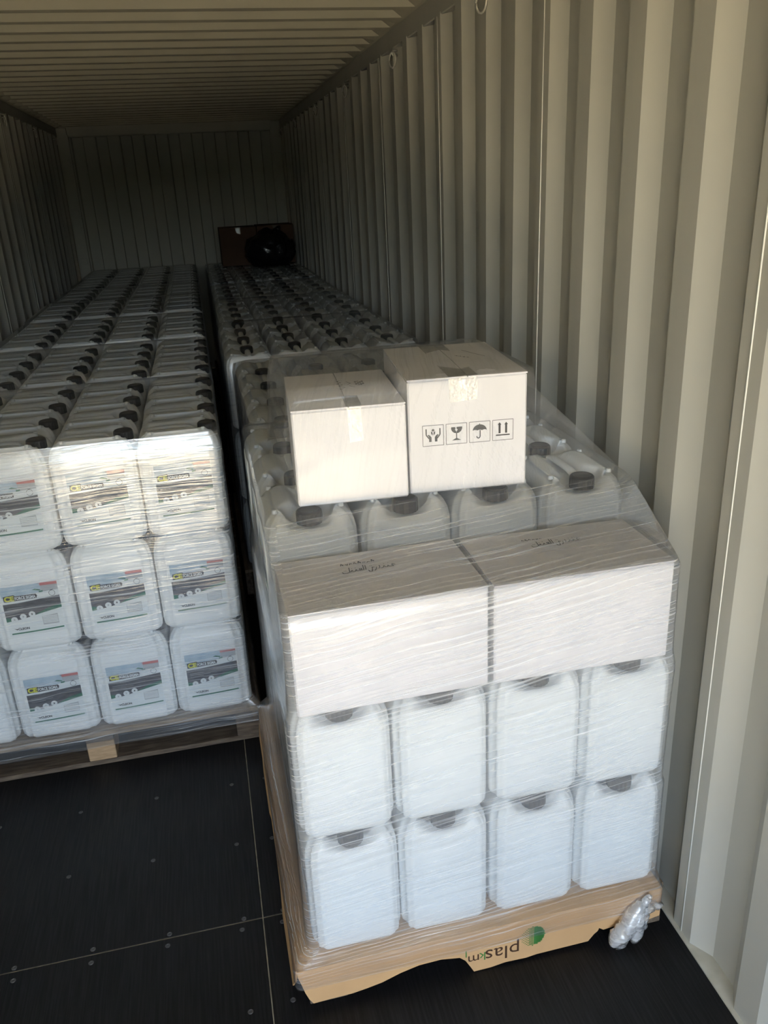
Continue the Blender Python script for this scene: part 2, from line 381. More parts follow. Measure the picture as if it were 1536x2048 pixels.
scm = sc.mesh('screw', [M['screw']])
for (x, yrow) in [(x, y) for y in (1.803, 1.843) for x in (0.317, 0.525, 0.731, 0.944, 1.154, 1.270)] + [(x, y) for y in (2.143, 2.44, 1.544) for x in (0.37, 0.63, 0.89, 1.152, 1.268)]:
    ob('screw', scm, floor, (x + random.uniform(-.004, .004), yrow + random.uniform(-.004, .004), 0))
# unseen yard outside the doors; darkened ground and box added to cut light
mb = MB(); mb.box(-60, 62, -120, 60, -0.9, -0.61)
struct('ground', mb.mesh('ground', [M['yard_dark']]), 'unseen yard ground, darkened to cut light, outside the container doorway')
mb = MB(); mb.box(-12, 14, -8.5, 12, -0.8, -0.60)
struct('ground_apron', mb.mesh('ground_apron', [M['ground']]), 'pale sandy apron in front of the container doorway')
mb = MB(); mb.box(-60, 62, -26.5, -24, -0.7, 3.3, 0, 0.3)
struct('horizon_blocker', mb.mesh('horizon_blocker', [M['blocker']]), 'dark hedge added across the yard to cut horizon light')

# ------------------------------------------------------------------ jerrycan
CL, CW, CH = 0.274, 0.234, 0.366        # long, short, height ; cap at +x, label on -y
def can_outline(inset, npc=7):
    """plan outline with stepped (channelled) corners"""
    hx, hy = CL / 2 - inset, CW / 2 - inset
    c = 0.040; st = 0.016
    pts = []
    # corner in local frame going from the +x side to the +y side
    corner = [(0, c + 0.010), (0, c), (-0.002, c - 0.006), (-0.008, c - 0.012), (-0.013, c - 0.018), (-0.016, c - 0.025),
              (-0.026, 0.016), (-0.034, 0.013), (-0.041, 0.010), (-0.047, 0.006), (-0.052, 0.001), (-0.060, 0.0)]
    # build for the four quadrants
    q1 = [(hx + a * 0.72, hy - b_ * 0.72) for a, b_ in corner]
    q2 = [(-x, y) for x, y in reversed(q1)]
    q3 = [(-x, -y) for x, y in q1]
    q4 = [(x, -y) for x, y in reversed(q1)]
    mid = lambda a, b_, k: [(a[0] + (b_[0] - a[0]) * i / (k + 1), a[1] + (b_[1] - a[1]) * i / (k + 1)) for i in range(1, k + 1)]
    out = q1 + mid(q1[-1], q2[0], 5) + q2 + mid(q2[-1], q3[0], 5) + q3 + mid(q3[-1], q4[0], 5) + q4 + mid(q4[-1], q1[0], 5)
    return out
def sstep(a, b_, x):
    t = max(0, min(1, (x - a) / (b_ - a))); return t * t * (3 - 2 * t)
def valley(x, y):
    """depth of the recess along the handle and the pocket round the cap"""
    w = 0.028 + 0.027 * sstep(0.02, 0.062, x)
    side = 1 - sstep(w - 0.012, w + 0.016, abs(y))
    along = sstep(-0.118, -0.085, x)
    deep = 0.026 + 0.012 * sstep(0.03, 0.065, x)
    return deep * side * along
def can_body(hi=True):
    prof = [(0.000, 0.034), (0.003, 0.021), (0.011, 0.009), (0.024, 0.002), (0.042, 0.0), (0.150, 0.0), (0.215, 0.0), (0.280, 0.0), (0.305, 0.001),
            (0.325, 0.005), (0.342, 0.0125), (0.355, 0.024), (0.3625, 0.038)] if hi else [(0, .03), (0.02, .003), (0.335, .003), (0.3625, .03)]
    rings = []
    for z, ins in prof:
        o = can_outline(0)
        sx = (CL / 2 - ins) / (CL / 2); sy = (CW / 2 - ins) / (CW / 2)
        rings.append([(x * sx, y * sy, z) for x, y in o])
    base = can_outline(0)
    tops = (0.72, 0.66, 0.58, 0.50, 0.41, 0.31, 0.20, 0.09) if hi else (0.6, 0.2)
    for s in tops:
        rings.append([(x * s, y * s, 0.3655) for x, y in base])
    if not hi:
        rings = [r[::3] for r in rings]
    if hi:
        for r in rings:
            for i, (x, y, z) in enumerate(r):
                d = valley(x, y)
                if z > 0.27: 
                    lim = 0.366 - d
                    if z > lim: r[i] = (x, y, lim - (0.3655 - z) * 0.15)
    mb = MB(); n = len(rings[0]); vs = [p for r in rings for p in r]
    fs = [(k * n + i, k * n + (i + 1) % n, (k + 1) * n + (i + 1) % n, (k + 1) * n + i) for k in range(len(rings) - 1) for i in range(n)]
    fs.append(tuple(reversed(range(n)))); fs.append(tuple(range((len(rings) - 1) * n, len(rings) * n)))
    mb.add(vs, fs)
    if hi:
        for sx in (-1, 1):
            for sy in (-1, 1):
                cx, cy = 0.088 * sx, 0.082 * sy
                k = 8
                vv = [(cx + r_ * math.cos(j * 2 * PI / k), cy + r_ * math.sin(j * 2 * PI / k), z_) for r_, z_ in ((0.0075, 0.360), (0.0065, 0.3685), (0.004, 0.3695)) for j in range(k)]
                mb.add(vv, [(a * k + j, a * k + (j + 1) % k, (a + 1) * k + (j + 1) % k, (a + 1) * k + j) for a in range(2) for j in range(k)] + [tuple(range(2 * k, 3 * k))])
    return mb
ME_BODY = can_body().mesh('jerrycan_body', [M['hdpe']], True)
# cap
CAPX, CAPZ = 0.1015, 0.3325
mb = MB(); k = 36; ring = []
for r_, z_, rib in ((0.0285, 0.0, 0), (0.0325, 0.001, 1), (0.0325, 0.034, 1), (0.0315, 0.042, 0), (0.0285, 0.047, 0), (0.024, 0.0485, 0), (0.022, 0.0472, 0)):
    ring += [(CAPX + (r_ - (0.0010 if rib and j % 2 else 0)) * math.cos(j * 2 * PI / k), (r_ - (0.0010 if rib and j % 2 else 0)) * math.sin(j * 2 * PI / k), CAPZ + z_ * 0.70) for j in range(k)]
mb.add(ring, [(a * k + j, a * k + (j + 1) % k, (a + 1) * k + (j + 1) % k, (a + 1) * k + j) for a in range(6) for j in range(k)] + [tuple(range(6 * k, 7 * k)), tuple(reversed(range(k)))])
ME_CAP = mb.mesh('jerrycan_cap', [M['cap']])
# handle: arch along x
mb = MB(); path = [(0.062, 0, 0.326), (0.058, 0, 0.340), (0.046, 0, 0.352), (0.025, 0, 0.3555), (-0.03, 0, 0.3555), (-0.075, 0, 0.3555), (-0.100, 0, 0.352), (-0.112, 0, 0.345)]
vs = []; 
for (x, y, z) in path:
    for j in range(10):
        t = 2 * PI * j / 10; vs.append((x + 0.005 * math.sin(t) * (1 if z < .34 else .2), 0.0125 * math.cos(t), z + 0.0085 * math.sin(t)))
fs = [(i * 10 + j, i * 10 + (j + 1) % 10, (i + 1) * 10 + (j + 1) % 10, (i + 1) * 10 + j) for i in range(len(path) - 1) for j in range(10)]
fs += [tuple(range(10)), tuple(reversed(range((len(path) - 1) * 10, len(path) * 10)))]
mb.add(vs, fs); ME_HANDLE = mb.mesh('jerrycan_handle', [M['hdpe']], True); fix_normals(ME_HANDLE)
# printed label (flat print on a sheet, front face -y)
LW, LH = 0.186, 0.190
def build_label():
    mats = [M['lab_white'], M['lab_sky'], M['lab_dark'], M['lab_green'], M['lab_red'], M['lab_yellow'], M['lab_grey'], M['pen']]
    mb = MB(); lay = [0]
    def poly(pts, mi, l=1):
        y = -0.0003 - 0.00012 * l
        mb.add([(p[0] * LW, y, p[1] * LH) for p in pts], [tuple(range(len(pts)))], mi)
    # sheet
    mb.box(0, LW, -0.0003, 0.0, 0, LH, 0)
    poly([(0, .78), (.70, .82), (.70, 1), (0, 1)], 1)
    poly([(.70, .945), (1, .945), (1, 1), (.66, 1)], 4)
    poly([(.70, .82), (1, .84), (1, .945), (.70, .945)], 6)
    poly([(0, .30), (.30, .33), (.62, .40), (1, .47), (1, .72), (.55, .68), (.25, .655), (0, .655)], 2)
    poly([(.50, .375), (.72, .42), (1, .47), (1, .545), (.75, .49)], 3, 2)
    poly([(0, .30), (.20, .32), (.14, .36), (0, .39)], 3, 2)
    # title plate
    poly([(.03, .695), (.60, .715), (.62, .765), (.60, .80), (.24, .80), (.22, .825), (.03, .81)], 7, 3)
    for t, s, px, pz, mi, b_ in (('CE', 0.0245, 0.045, 0.712, 5, 0.0012), ('FORCE SIGMA', 0.0155, 0.225, 0.724, 0, 0.0005)):
        vs, fs = text_mesh(t, s, bold=b_)
        mx = max(v[0] for v in vs)
        sx = 1.0 if t == 'CE' else (0.365 * LW) / mx
        if t == 'CE': sx = (0.17 * LW) / mx
        mb.add([(px * LW + v[0] * sx, -0.0009, pz * LH + v[1]) for v in vs], fs, mi)
    # small print in the dark field
    for i, (w_, z_) in enumerate(((.28, .56), (.40, .525), (.26, .49))):
        vs, fs = text_mesh(('high grade', 'universal lubricant', 'multi use')[i] if False else 'mmmmmmmmmm'[:int(w_ * 24)], 0.0055)
        mx = max(v[0] for v in vs)
        mb.add([(0.06 * LW + v[0] * w_ * LW / mx, -0.0008, z_ * LH + v[1]) for v in vs], fs, 6)
    # round badges
    for (cx, cz, r_) in ((.14, .335, .058), (.30, .375, .058), (.46, .405, .058)):
        poly([(cx + r_ * math.cos(a * PI / 9), cz + r_ * math.sin(a * PI / 9) * LW / LH) for a in range(18)], 0, 3)
        poly([(cx + .016 * math.cos(a * PI / 3 + .5), cz + .020 * math.sin(a * PI / 3 + .5)) for a in range(6)], 6 if cx < .4 else 2, 4)
    # seal ring and mark top right
    for a in range(20):
        t0, t1 = a * PI / 10, (a + 1) * PI / 10
        poly([(.88 + r_ * math.cos(t), .775 + r_ * math.sin(t)) for r_, t in ((.05, t0), (.057, t0), (.057, t1), (.05, t1))], 7, 2)
    poly([(.85, .845), (.88, .825), (.92, .855), (.88, .84)], 7, 2)
    poly([(.66, .815), (.73, .82), (.735, .85), (.665, .845)], 3, 3)
    poly([(.55, .88), (.68, .85), (.70, .87), (.60, .90)], 3, 3)
    # small text blocks, maker's name, green rule
    poly([(.62, .16), (.90, .16), (.90, .36), (.62, .33)], 6, 1)
    for i in range(5): poly([(.63, .19 + .03 * i), (.89, .19 + .03 * i), (.89, .207 + .03 * i), (.63, .207 + .03 * i)], 0, 2)
    vs, fs = text_mesh('CLEON', 0.0115, bold=0.0005)
    mb.add([(0.165 * LW + v[0], -0.0008, .115 * LH + v[1]) for v in vs], fs, 7)
    poly([(.09, .16), (.15, .115), (.165, .145), (.125, .145)], 7, 2)
    rule = [(t, .035 + .03 * t * t) for t in [.04 + .93 * i / 10 for i in range(11)]]
    poly([(x, z) for x, z in rule] + [(x, z + .028) for x, z in reversed(rule)], 3, 2)
    return mb.mesh('printed_label', mats)
ME_LABEL = build_label()
for p in ME_LABEL.polygons: pass

CAN_N = [0]
def can(x, y, z, rz, label, group, lab=False):
    """x,y = plan centre"""
    t = thing('jerrycan', label, 'jerrycan', (x + random.uniform(-.002, .002), y + random.uniform(-.002, .002), z), rz + random.uniform(-.012, .012), group)
    for nm, me in (('body', ME_BODY), ('cap', ME_CAP), ('handle', ME_HANDLE)):
        c = ob(nm, me, t)
    if lab:
        ob('printed_label', ME_LABEL, t, (-LW / 2 + 0.004, -CW / 2 - 0.0004, 0.072))['label'] = 'printed label with dark band and yellow lettering'
    CAN_N[0] += 1
    return t
low = can_body(False)
hidden = MB()
def hidden_can(x, y, z, rz):
    c, s = math.cos(rz), math.sin(rz)
    hidden.add([(x + c * v[0] - s * v[1], y + s * v[0] + c * v[1], z + v[2]) for v in low.v], low.f)

# ------------------------------------------------------------------ wooden pallets
PH = 0.144
def pal_mesh(w, d, h, mat, bev=0.002):
    mb = MB(); mb.box(-w / 2, w / 2, -d / 2, d / 2, 0, h, 0, bev); return mb.mesh('pallet_board', [mat])
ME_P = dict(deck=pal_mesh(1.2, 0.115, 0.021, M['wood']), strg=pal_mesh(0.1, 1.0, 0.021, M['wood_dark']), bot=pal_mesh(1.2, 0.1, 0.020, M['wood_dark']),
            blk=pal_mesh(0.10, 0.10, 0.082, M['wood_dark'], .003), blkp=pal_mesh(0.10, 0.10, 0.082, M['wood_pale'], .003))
def pallet(cx, cy, rz, label, pale=False):
    t = thing('wooden_pallet', label, 'pallet', (cx, cy, 0), rz, 'pallets under the loads')
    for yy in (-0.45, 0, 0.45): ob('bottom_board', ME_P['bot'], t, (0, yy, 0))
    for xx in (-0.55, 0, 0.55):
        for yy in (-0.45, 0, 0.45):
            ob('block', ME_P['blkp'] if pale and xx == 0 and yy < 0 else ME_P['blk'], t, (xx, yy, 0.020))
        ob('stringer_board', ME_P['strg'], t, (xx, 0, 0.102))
    for i in range(7): ob('deck_board', ME_P['deck'], t, (0, -0.4425 + i * 0.1475, 0.123))
    return t

ORD = ['first', 'second', 'third', 'fourth', 'fifth', 'sixth', 'seventh']
LX = [0.28, 0.56, 0.84, 1.12]                       # plan centres of the left columns (0.28 pitch)
L_Y = [2.690, 3.672, 4.640, 5.655, 6.670, 7.690, 8.720]
R_Y = [1.525, 2.715, 3.895, 5.080, 6.250, 7.430, 8.610]
R_X0 = [1.335, 1.367, 1.335, 1.35, 1.355, 1.36, 1.36]
Z0 = 0.146
def lz(i): return Z0 + (0, 0.004, 0.018, 0.026, 0.012, 0.008, 0.010)[i]
def rzz(i): return Z0 + (0.001, 0, 0.014, 0.006, 0.0, 0.010, 0.0)[i]
TH = 0.3672
colname = ['fourth from the gap', 'third from the gap', 'second from the gap', 'beside the gap']
rowname = ['front row', 'second row', 'third row', 'rear row']
for i, yf in enumerate(L_Y):
    where = 'nearest left pallet' if i == 0 else ('farthest left pallet' if i == 6 else ORD[i] + ' left pallet')
    pallet(0.69, yf - 0.003 + 0.5, 0, 'wooden pallet under the %s load of jerrycans' % (('nearest left', 'second left', 'third left', 'fourth left', 'fifth left', 'sixth left', 'farthest left')[i]), i == 0).location.z = lz(i) - Z0
    for tier in range(3):
        for r in range(4):
            for c in range(4):
                x = LX[c] + 0.006; y = yf + 0.12 + 0.24 * r; z = lz(i) + TH * tier
                show = tier == 2 or (i == 0 and (r == 0 or c == 3)) or (i in (1, 2) and c == 3)
                if not show:
                    if not (i == 0 and tier == 0 and r == 1 and c == 0): hidden_can(x, y, z, 0)
                    continue
                rot = 0
                tn = ('bottom', 'middle', 'top')[tier]
                kind = 'white jerrycan with printed label' if (i == 0 and r == 0) else 'white jerrycan with black cap'
                if i == 0 and r == 0 and c == 0 and tier == 0:
                    rot = -PI / 2; x += 0.02; y += 0.02; kind = 'turned white jerrycan showing its cap'
                lab = '%s, %s layer, %s, %s, %s' % (kind, tn, where, rowname[r], colname[c])
                lab = '%s, %s: %s, %s, %s' % (kind, where, tn + ' layer', rowname[r], colname[c])
                # shorten to sixteen words
                short = '%s, %s layer of %s, %s, %s' % ('labelled jerrycan' if (i == 0 and r == 0 and not rot) else ('turned jerrycan' if rot else 'white jerrycan'), tn, where, rowname[r], colname[c])
                can(x, y, z, rot, short, 'jerrycans on the left pallets', lab=(i == 0 and r == 0 and not rot))
colname_r = ['beside the gap', 'second from the gap', 'third from the gap', 'beside the right wall']
for i, yf in enumerate(R_Y):
    where = 'nearest right pallet' if i == 0 else ('farthest right pallet' if i == 6 else ORD[i] + ' right pallet')
    pallet(R_X0[i] + 0.475, yf - 0.005 + 0.6, PI / 2, 'wooden pallet under the %s load of jerrycans' % (('nearest right', 'second right', 'third right', 'fourth right', 'fifth right', 'sixth right', 'farthest right')[i])).location.z = rzz(i) - Z0
    rot = PI / 2 if i == 2 else -PI / 2
    for tier in range(3):
        for r in range(4):
            if i == 0 and tier == 2 and r == 0: continue
            for c in range(4):
                x = R_X0[i] + 0.118 + 0.2395 * c; y = yf + 0.14 + 0.285 * r; z = rzz(i) + TH * tier + (0.004 if i == 0 else 0)
                show = tier == 2 or (i == 0 and (r == 0 or c == 0)) or (i in (1, 2) and c == 0)
                if not show: hidden_can(x, y, z, rot); continue
                tn = ('bottom', 'middle', 'top')[tier]
                rn = rowname[r] if not (i == 0 and tier == 2) else ('', 'front row', 'second row', 'rear row')[r]
                can(x, y, z, rot, 'white jerrycan, %s layer of %s, %s, %s' % (tn, where, rn, colname_r[c]), 'jerrycans on the right pallets', lab=(i in (0, 1) and c == 0))
hm = hidden.mesh('jerrycan_filling', [M['hdpe']], True)
ho = ob('jerrycan_filling', hm); ho['kind'] = 'stuff'
tag(ho, 'white jerrycans packed out of sight inside the pallet loads', 'jerrycans')

# ------------------------------------------------------------------ stretch film shells
def ring_pts(x0, x1, y0, y1, r, nseg=(26, 26), nc=4):
    """closed outline, fixed sampling so rings can be lofted; starts at the front left"""
    pts = []
    def side(a, b_, k): 
        return [(a[0] + (b_[0] - a[0]) * i / k, a[1] + (b_[1] - a[1]) * i / k) for i in range(k)]
    def arc(cx, cy, a0):
        return [(cx + r * math.cos(a0 + PI / 2 * i / nc), cy + r * math.sin(a0 + PI / 2 * i / nc)) for i in range(nc)]
    pts += side((x0 + r, y0), (x1 - r, y0), nseg[0]); pts += arc(x1 - r, y0 + r, -PI / 2)
    pts += side((x1, y0 + r), (x1, y1 - r), nseg[1]); pts += arc(x1 - r, y1 - r, 0)
    pts += side((x1 - r, y1), (x0 + r, y1), nseg[0]); pts += arc(x0 + r, y1 - r, PI / 2)
    pts += side((x0, y1 - r), (x0, y0 + r), nseg[1]); pts += arc(x0 + r, y0 + r, PI)
    return pts
def film(name, rings, mat, label, wob=0.004, top=True, topsag=0.0, seed=0.0, sub=0.03, top_shift=0):
    """rings: (z, x0, x1, y0, y1, r)"""
    full = []
    for a, b_ in zip(rings[:-1], rings[1:]):
        L = math.sqrt((b_[0] - a[0]) ** 2 + max(abs(b_[j] - a[j]) for j in range(1, 5)) ** 2)
        k = max(1, int(L / sub))
        for i in range(k):
            t = i / k; full.append([a[j] + (b_[j] - a[j]) * t for j in range(6)])
    full.append(list(rings[-1]))
    vs = []; uvs = []; vcum = 0; n = None
    prev = None
    for ri, rg in enumerate(full):
        z = rg[0]
        pts = ring_pts(*rg[1:])
        n = len(pts)
        if prev is not None: vcum += math.sqrt((z - prev[0]) ** 2 + (rg[3] - prev[3]) ** 2)
        prev = rg
        cx, cy = (rg[1] + rg[2]) / 2, (rg[3] + rg[4]) / 2
        u = 0; last = None
        for p in pts:
            if last: u += math.hypot(p[0] - last[0], p[1] - last[1])
            last = p
            nv = noise.noise(Vector((p[0] * 7 + seed, p[1] * 7, z * 9))) * 0.7 + noise.noise(Vector((p[0] * 17, p[1] * 17 + seed, z * 30))) * 0.4
            dx, dy = p[0] - cx, p[1] - cy; l = math.hypot(dx, dy) or 1
            vs.append((p[0] + dx / l * nv * wob, p[1] + dy / l * nv * wob, z)); uvs.append((u, vcum))
    fs = []; fuv = []
    for k in range(len(full) - 1):
        for i in range(n):
            j = (i + 1) % n
            fs.append((k * n + i, k * n + j, (k + 1) * n + j, (k + 1) * n + i))
            uj = uvs[k * n + j][0] if j else uvs[k * n + n - 1][0] + 0.02
            fuv.append((uvs[k * n + i], (uj, uvs[k * n][1]), (uj, uvs[(k + 1) * n][1]), uvs[(k + 1) * n + i]))
    if top:
        # concentric rings towards the centre
        base = len(vs) - n; rg = full[-1]; cx, cy = (rg[1] + rg[2]) / 2, (rg[3] + rg[4]) / 2
        prevb = base
        for s in (0.86, 0.7, 0.52, 0.34, 0.16):
            nb = len(vs)
            for i in range(n):
                p = vs[base + i]; q = (cx + (p[0] - cx) * s, cy + (p[1] - cy) * s)
                vs.append((q[0], q[1], rg[0] + topsag * (1 - s) + 0.003 * noise.noise(Vector((q[0] * 9 + seed, q[1] * 9, 3.0)))))
            for i in range(n):
                j = (i + 1) % n; f = (prevb + i, prevb + j, nb + j, nb + i); fs.append(f)
                fuv.append(tuple((vs[a][0], vs[a][1]) for a in f))
            prevb = nb
        f = tuple(range(prevb, prevb + n)); fs.append(f); fuv.append(tuple((vs[a][0], vs[a][1]) for a in f))
    me = bpy.data.meshes.new(name); me.from_pydata(vs, [], fs); me.materials.append(mat)
    uvl = me.uv_layers.new(name='UVMap'); i = 0
    for f in fuv:
        for c in f: uvl.data[i].uv = c; i += 1
    me.polygons.foreach_set('use_smooth', [True] * len(fs)); me.update()
    o = ob(name, me); tag(o, label, 'plastic film', 'stretch film around the loads'); return o
def top_film(parent, rings, seed):
    t = film('film_top', rings, M['film_top'], 'x', seed=seed, sub=0.12, top=True)
    t.parent = parent
    for k_ in ('category', 'group', 'label'): del t[k_]
for i, yf in enumerate(L_Y):
    zt = lz(i) + 3 * TH + 0.004
    nm = ('nearest left', 'second left', 'third left', 'fourth left', 'fifth left', 'sixth left', 'farthest left')[i]
    yb = yf + 0.966
    if i == 0:
        rings = [(0.085, 0.085, 1.295, yf - 0.012, yf + 1.0, 0.02), (0.15, 0.085, 1.295, yf - 0.012, yf + 1.0, 0.02), (0.19, 0.135, 1.268, yf - 0.006, yb, 0.03)]
    else: rings = [(0.16, 0.135, 1.268, yf - 0.006, yb, 0.03)]
    rings += [(z, 0.135, 1.268, yf - 0.006, yb, 0.03) for z in (0.50, 0.87, zt - 0.06)] + [(zt - 0.012, 0.142, 1.26, yf + 0.006, yb - .008, 0.035), (zt, 0.17, 1.235, yf + 0.04, yb - 0.03, 0.04)]
    fo = film('stretch_film', rings[:-1], M['film_left'] if i == 0 else M['film_far'], 'clear stretch film around the %s pallet load' % nm, seed=i * 3.7, sub=0.03 if i == 0 else 0.12, top=False)
    top_film(fo, rings[-2:], i * 3.7)
for i, yf in enumerate(R_Y):
    if i == 0: continue
    zt = rzz(i) + 3 * TH + 0.004; x0 = R_X0[i] - 0.006; x1 = R_X0[i] + 0.96
    nm = ('nearest right', 'second right', 'third right', 'fourth right', 'fifth right', 'sixth right', 'farthest right')[i]
    yb = yf + 1.14
    rings = [(z, x0, x1, yf - 0.006, yb, 0.03) for z in (0.16, 0.50, 0.87, zt - 0.05)] + [(zt - 0.01, x0 + .008, x1 - .008, yf + 0.008, yb - .008, 0.035), (zt, x0 + .04, x1 - .04, yf + 0.045, yb - 0.03, 0.04)]
    fo = film('stretch_film', rings[:-1], M['film_far'], 'clear stretch film around the %s pallet load' % nm, seed=i * 5.1, sub=0.06 if i == 1 else 0.12, top=False)
    top_film(fo, rings[-2:], i * 5.1)
F1 = film('stretch_film', [(0.195, 1.316, 2.290, 1.508, 2.68, 0.03),
    (0.50, 1.320, 2.286, 1.510, 2.68, 0.03), (0.52, 1.320, 2.280, 1.512, 2.68, 0.03), (0.86, 1.322, 2.284, 1.508, 2.68, 0.03), (0.90, 1.332, 2.272, 1.505, 2.68, 0.025),
    (1.135, 1.338, 2.264, 1.505, 2.68, 0.02), (1.146, 1.338, 2.266, 1.525, 2.68, 0.02)], M['film'],
    'clear stretch film tented over the nearest right pallet and its cartons', wob=0.003, sub=0.02, top=False, seed=1.3)
for nm_, rr_, mm_, tp_ in (('film_skirt', [(0.088, 1.276, 2.302, 1.494, 2.70, 0.02), (0.148, 1.276, 2.302, 1.494, 2.70, 0.02), (0.195, 1.316, 2.290, 1.508, 2.68, 0.03)], 'film_skirt', False),
                           ('film_fold', [(1.146, 1.338, 2.266, 1.525, 2.68, 0.02), (1.245, 1.338, 2.286, 1.770, 2.68, 0.025), (1.256, 1.345, 2.280, 1.80, 2.67, 0.025)], 'film_fold', False),
                           ('film_tent', [(1.256, 1.345, 2.280, 1.80, 2.67, 0.025), (1.264, 1.405, 2.270, 1.818, 2.44, 0.025), (1.490, 1.417, 2.040, 1.832, 2.33, 0.02), (1.545, 1.427, 2.030, 1.838, 2.31, 0.02)], 'film_tent', True)):
    tent = film(nm_, rr_, M[mm_], 'x', wob=0.003, sub=0.02, top=tp_, topsag=0.004, seed=1.3)
    tent.parent = F1
    for k_ in ('category', 'group', 'label'): del tent[k_]
# bunched film tail tied at the lower right front corner
kn = MB()
random.seed(11)
for (p0, p1, r_) in (((2.225, 1.488, 0.135), (2.150, 1.470, 0.000), 0.020), ((2.215, 1.482, 0.120), (2.200, 1.462, 0.020), 0.016), ((2.235, 1.49, 0.128), (2.230, 1.475, 0.045), 0.011),
                     ((2.180, 1.475, 0.075), (2.135, 1.468, 0.020), 0.018), ((2.290, 1.492, 0.098), (2.215, 1.486, 0.105), 0.011), ((2.23, 1.488, 0.11), (2.245, 1.480, 0.155), 0.009)):
    a, b_ = Vector(p0), Vector(p1); pts = []
    for i in range(9):
        t = i / 8; pts.append(a.lerp(b_, t) + Vector((random.uniform(-.005, .005), random.uniform(-.004, .004), 0)))
    kn.tube(pts, lambda t, r_=r_: r_ * (0.45 + 0.9 * math.sin(PI * min(1, t * 1.05)) ** 0.8 + 0.1 * random.random()), 9)
kme = kn.mesh('film_tail', [M['film_knot']], True)
uvl = kme.uv_layers.new(name='UVMap')
for p in kme.polygons:
    for li in p.loop_indices:
        co = kme.vertices[kme.loops[li].vertex_index].co; uvl.data[li].uv = (co.x + co.y * 2, co.z)
to = ob('film_tail', kme, F1); to['label'] = 'bunched knotted tail of film'

# ------------------------------------------------------------------ kraft cardboard sheet under the nearest right load
cs = thing('cardboard_sheet', 'brown kraft cardboard sheet folded over the nearest right pallet, upside-down green logo', 'cardboard', (1.285, 1.505, 0))
FX, FY = 1.285, 1.505
mb = MB(); mb.box(0, 1.01, 0.0, 1.17, 0.1445, 0.1485); ob('top_sheet', mb.mesh('top_sheet', [M['kraft']]), cs)
out_ = [(2.295, .1485), (2.294, .048), (2.25, .040), (2.20, .038), (2.155, .047), (2.125, .044), (2.112, .054), (2.108, .044), (2.098, .036), (2.081, .014), (2.00, .013), (1.93, .012), (1.90, .008), (1.84, .010), (1.80, .004), (1.751, .003),
        (1.742, .022), (1.728, .050), (1.712, .066), (1.66, .076), (1.60, .074), (1.55, .062), (1.50, .044), (1.46, .036), (1.42, .030), (1.36, .029), (1.318, .027), (1.308, .045), (1.300, .07), (1.292, .105), (1.285, .13), (1.285, .1485)]
mb = MB(); mb.prism([(x - FX, z) for x, z in reversed(out_)], -0.004, 0.0, 'xz')
fm = mb.mesh('front_flap', [M['kraft']]); fix_normals(fm); ff = ob('front_flap', fm, cs)
sd = [(0.0, .1485), (0.0, .115), (0.02, .085), (0.05, .04), (0.30, .02), (0.36, .055), (0.5, .07), (0.65, .065), (0.72, .03), (0.95, .02), (1.0, .04), (1.15, .03), (1.165, .1485)]
mb = MB()
n = len(sd)
vs = [(-0.003 - 0.10 * (.1485 - z), y, z) for y, z in sd] + [(0.001 - 0.10 * (.1485 - z), y, z) for y, z in sd]
mb.add(vs, [tuple(range(n)), tuple(reversed(range(n, 2 * n)))] + [((i + 1) % n, i, n + i, n + (i + 1) % n) for i in range(n)])
sm_ = mb.mesh('side_flap', [M['kraft']]); fix_normals(sm_); ob('side_flap', sm_, cs)
# printed logo: upside down on the front flap
def put_text(mb, txt, size, cx, cz, rot, width, mi, y):
    vs, fs = text_mesh(txt, size)
    mx = max(v[0] for v in vs); mn = min(v[0] for v in vs); s = width / (mx - mn)
    c, sn = math.cos(rot), math.sin(rot)
    pts = []
    for v in vs:
        a, b_ = (v[0] - mn) * s, v[1] * s
        pts.append((cx + c * a - sn * b_, y, cz + sn * a + c * b_))
    mb.add(pts, fs, mi)
mb = MB()
put_text(mb, 'plas', 0.05, 1.878 - FX, 0.0705, PI, 0.095, 0, -0.0044)
put_text(mb, 'k', 0.05, 1.783 - FX, 0.066, PI, 0.018, 1, -0.0044)
put_text(mb, 'm', 0.05, 1.765 - FX, 0.064, PI, 0.030, 0, -0.0044)
put_text(mb, 'l', 0.05, 1.731 - FX, 0.085, PI, 0.003, 1, -0.0044)
tx = ob('printed_logo', mb.mesh('printed_logo', [M['logo_ink'], M['logo_green']]), ff); tx['label'] = 'upside-down brown and green lettering'
mb = MB(); gx, gz, R_ = 1.917 - FX, 0.083, 0.034
for iz in range(-8, 9):
    for ix in range(-8, 9):
        u, v = ix / 8.0, iz / 8.0
        if u * u + v * v > 1: continue
        px, pz = gx + R_ * u, gz + R_ * v
        h = R_ / 8 * (0.34 + 0.36 * max(0, (u + 1) / 2))
        if u > 0.25: h = R_ / 8 * 0.72
        if u < -0.3 and (ix + iz) % 2: continue
        mb.add([(px + a * h * 1.2, -0.0044, pz + b_ * h) for a, b_ in ((-1, 0), (0, -1), (1, 0), (0, 1))], [(0, 1, 2, 3)], 0)
        if u > 0.1 and u * u + v * v < .86: mb.add([(px + R_ / 16 + a * h * .9, -0.00435, pz + R_ / 16 + b_ * h * .9) for a, b_ in ((-1, 0), (0, -1), (1, 0), (0, 1))], [(0, 1, 2, 3)], 0)
gl = ob('printed_globe', mb.mesh('printed_globe', [M['logo_green']]), ff); gl['label'] = 'green dotted globe emblem'

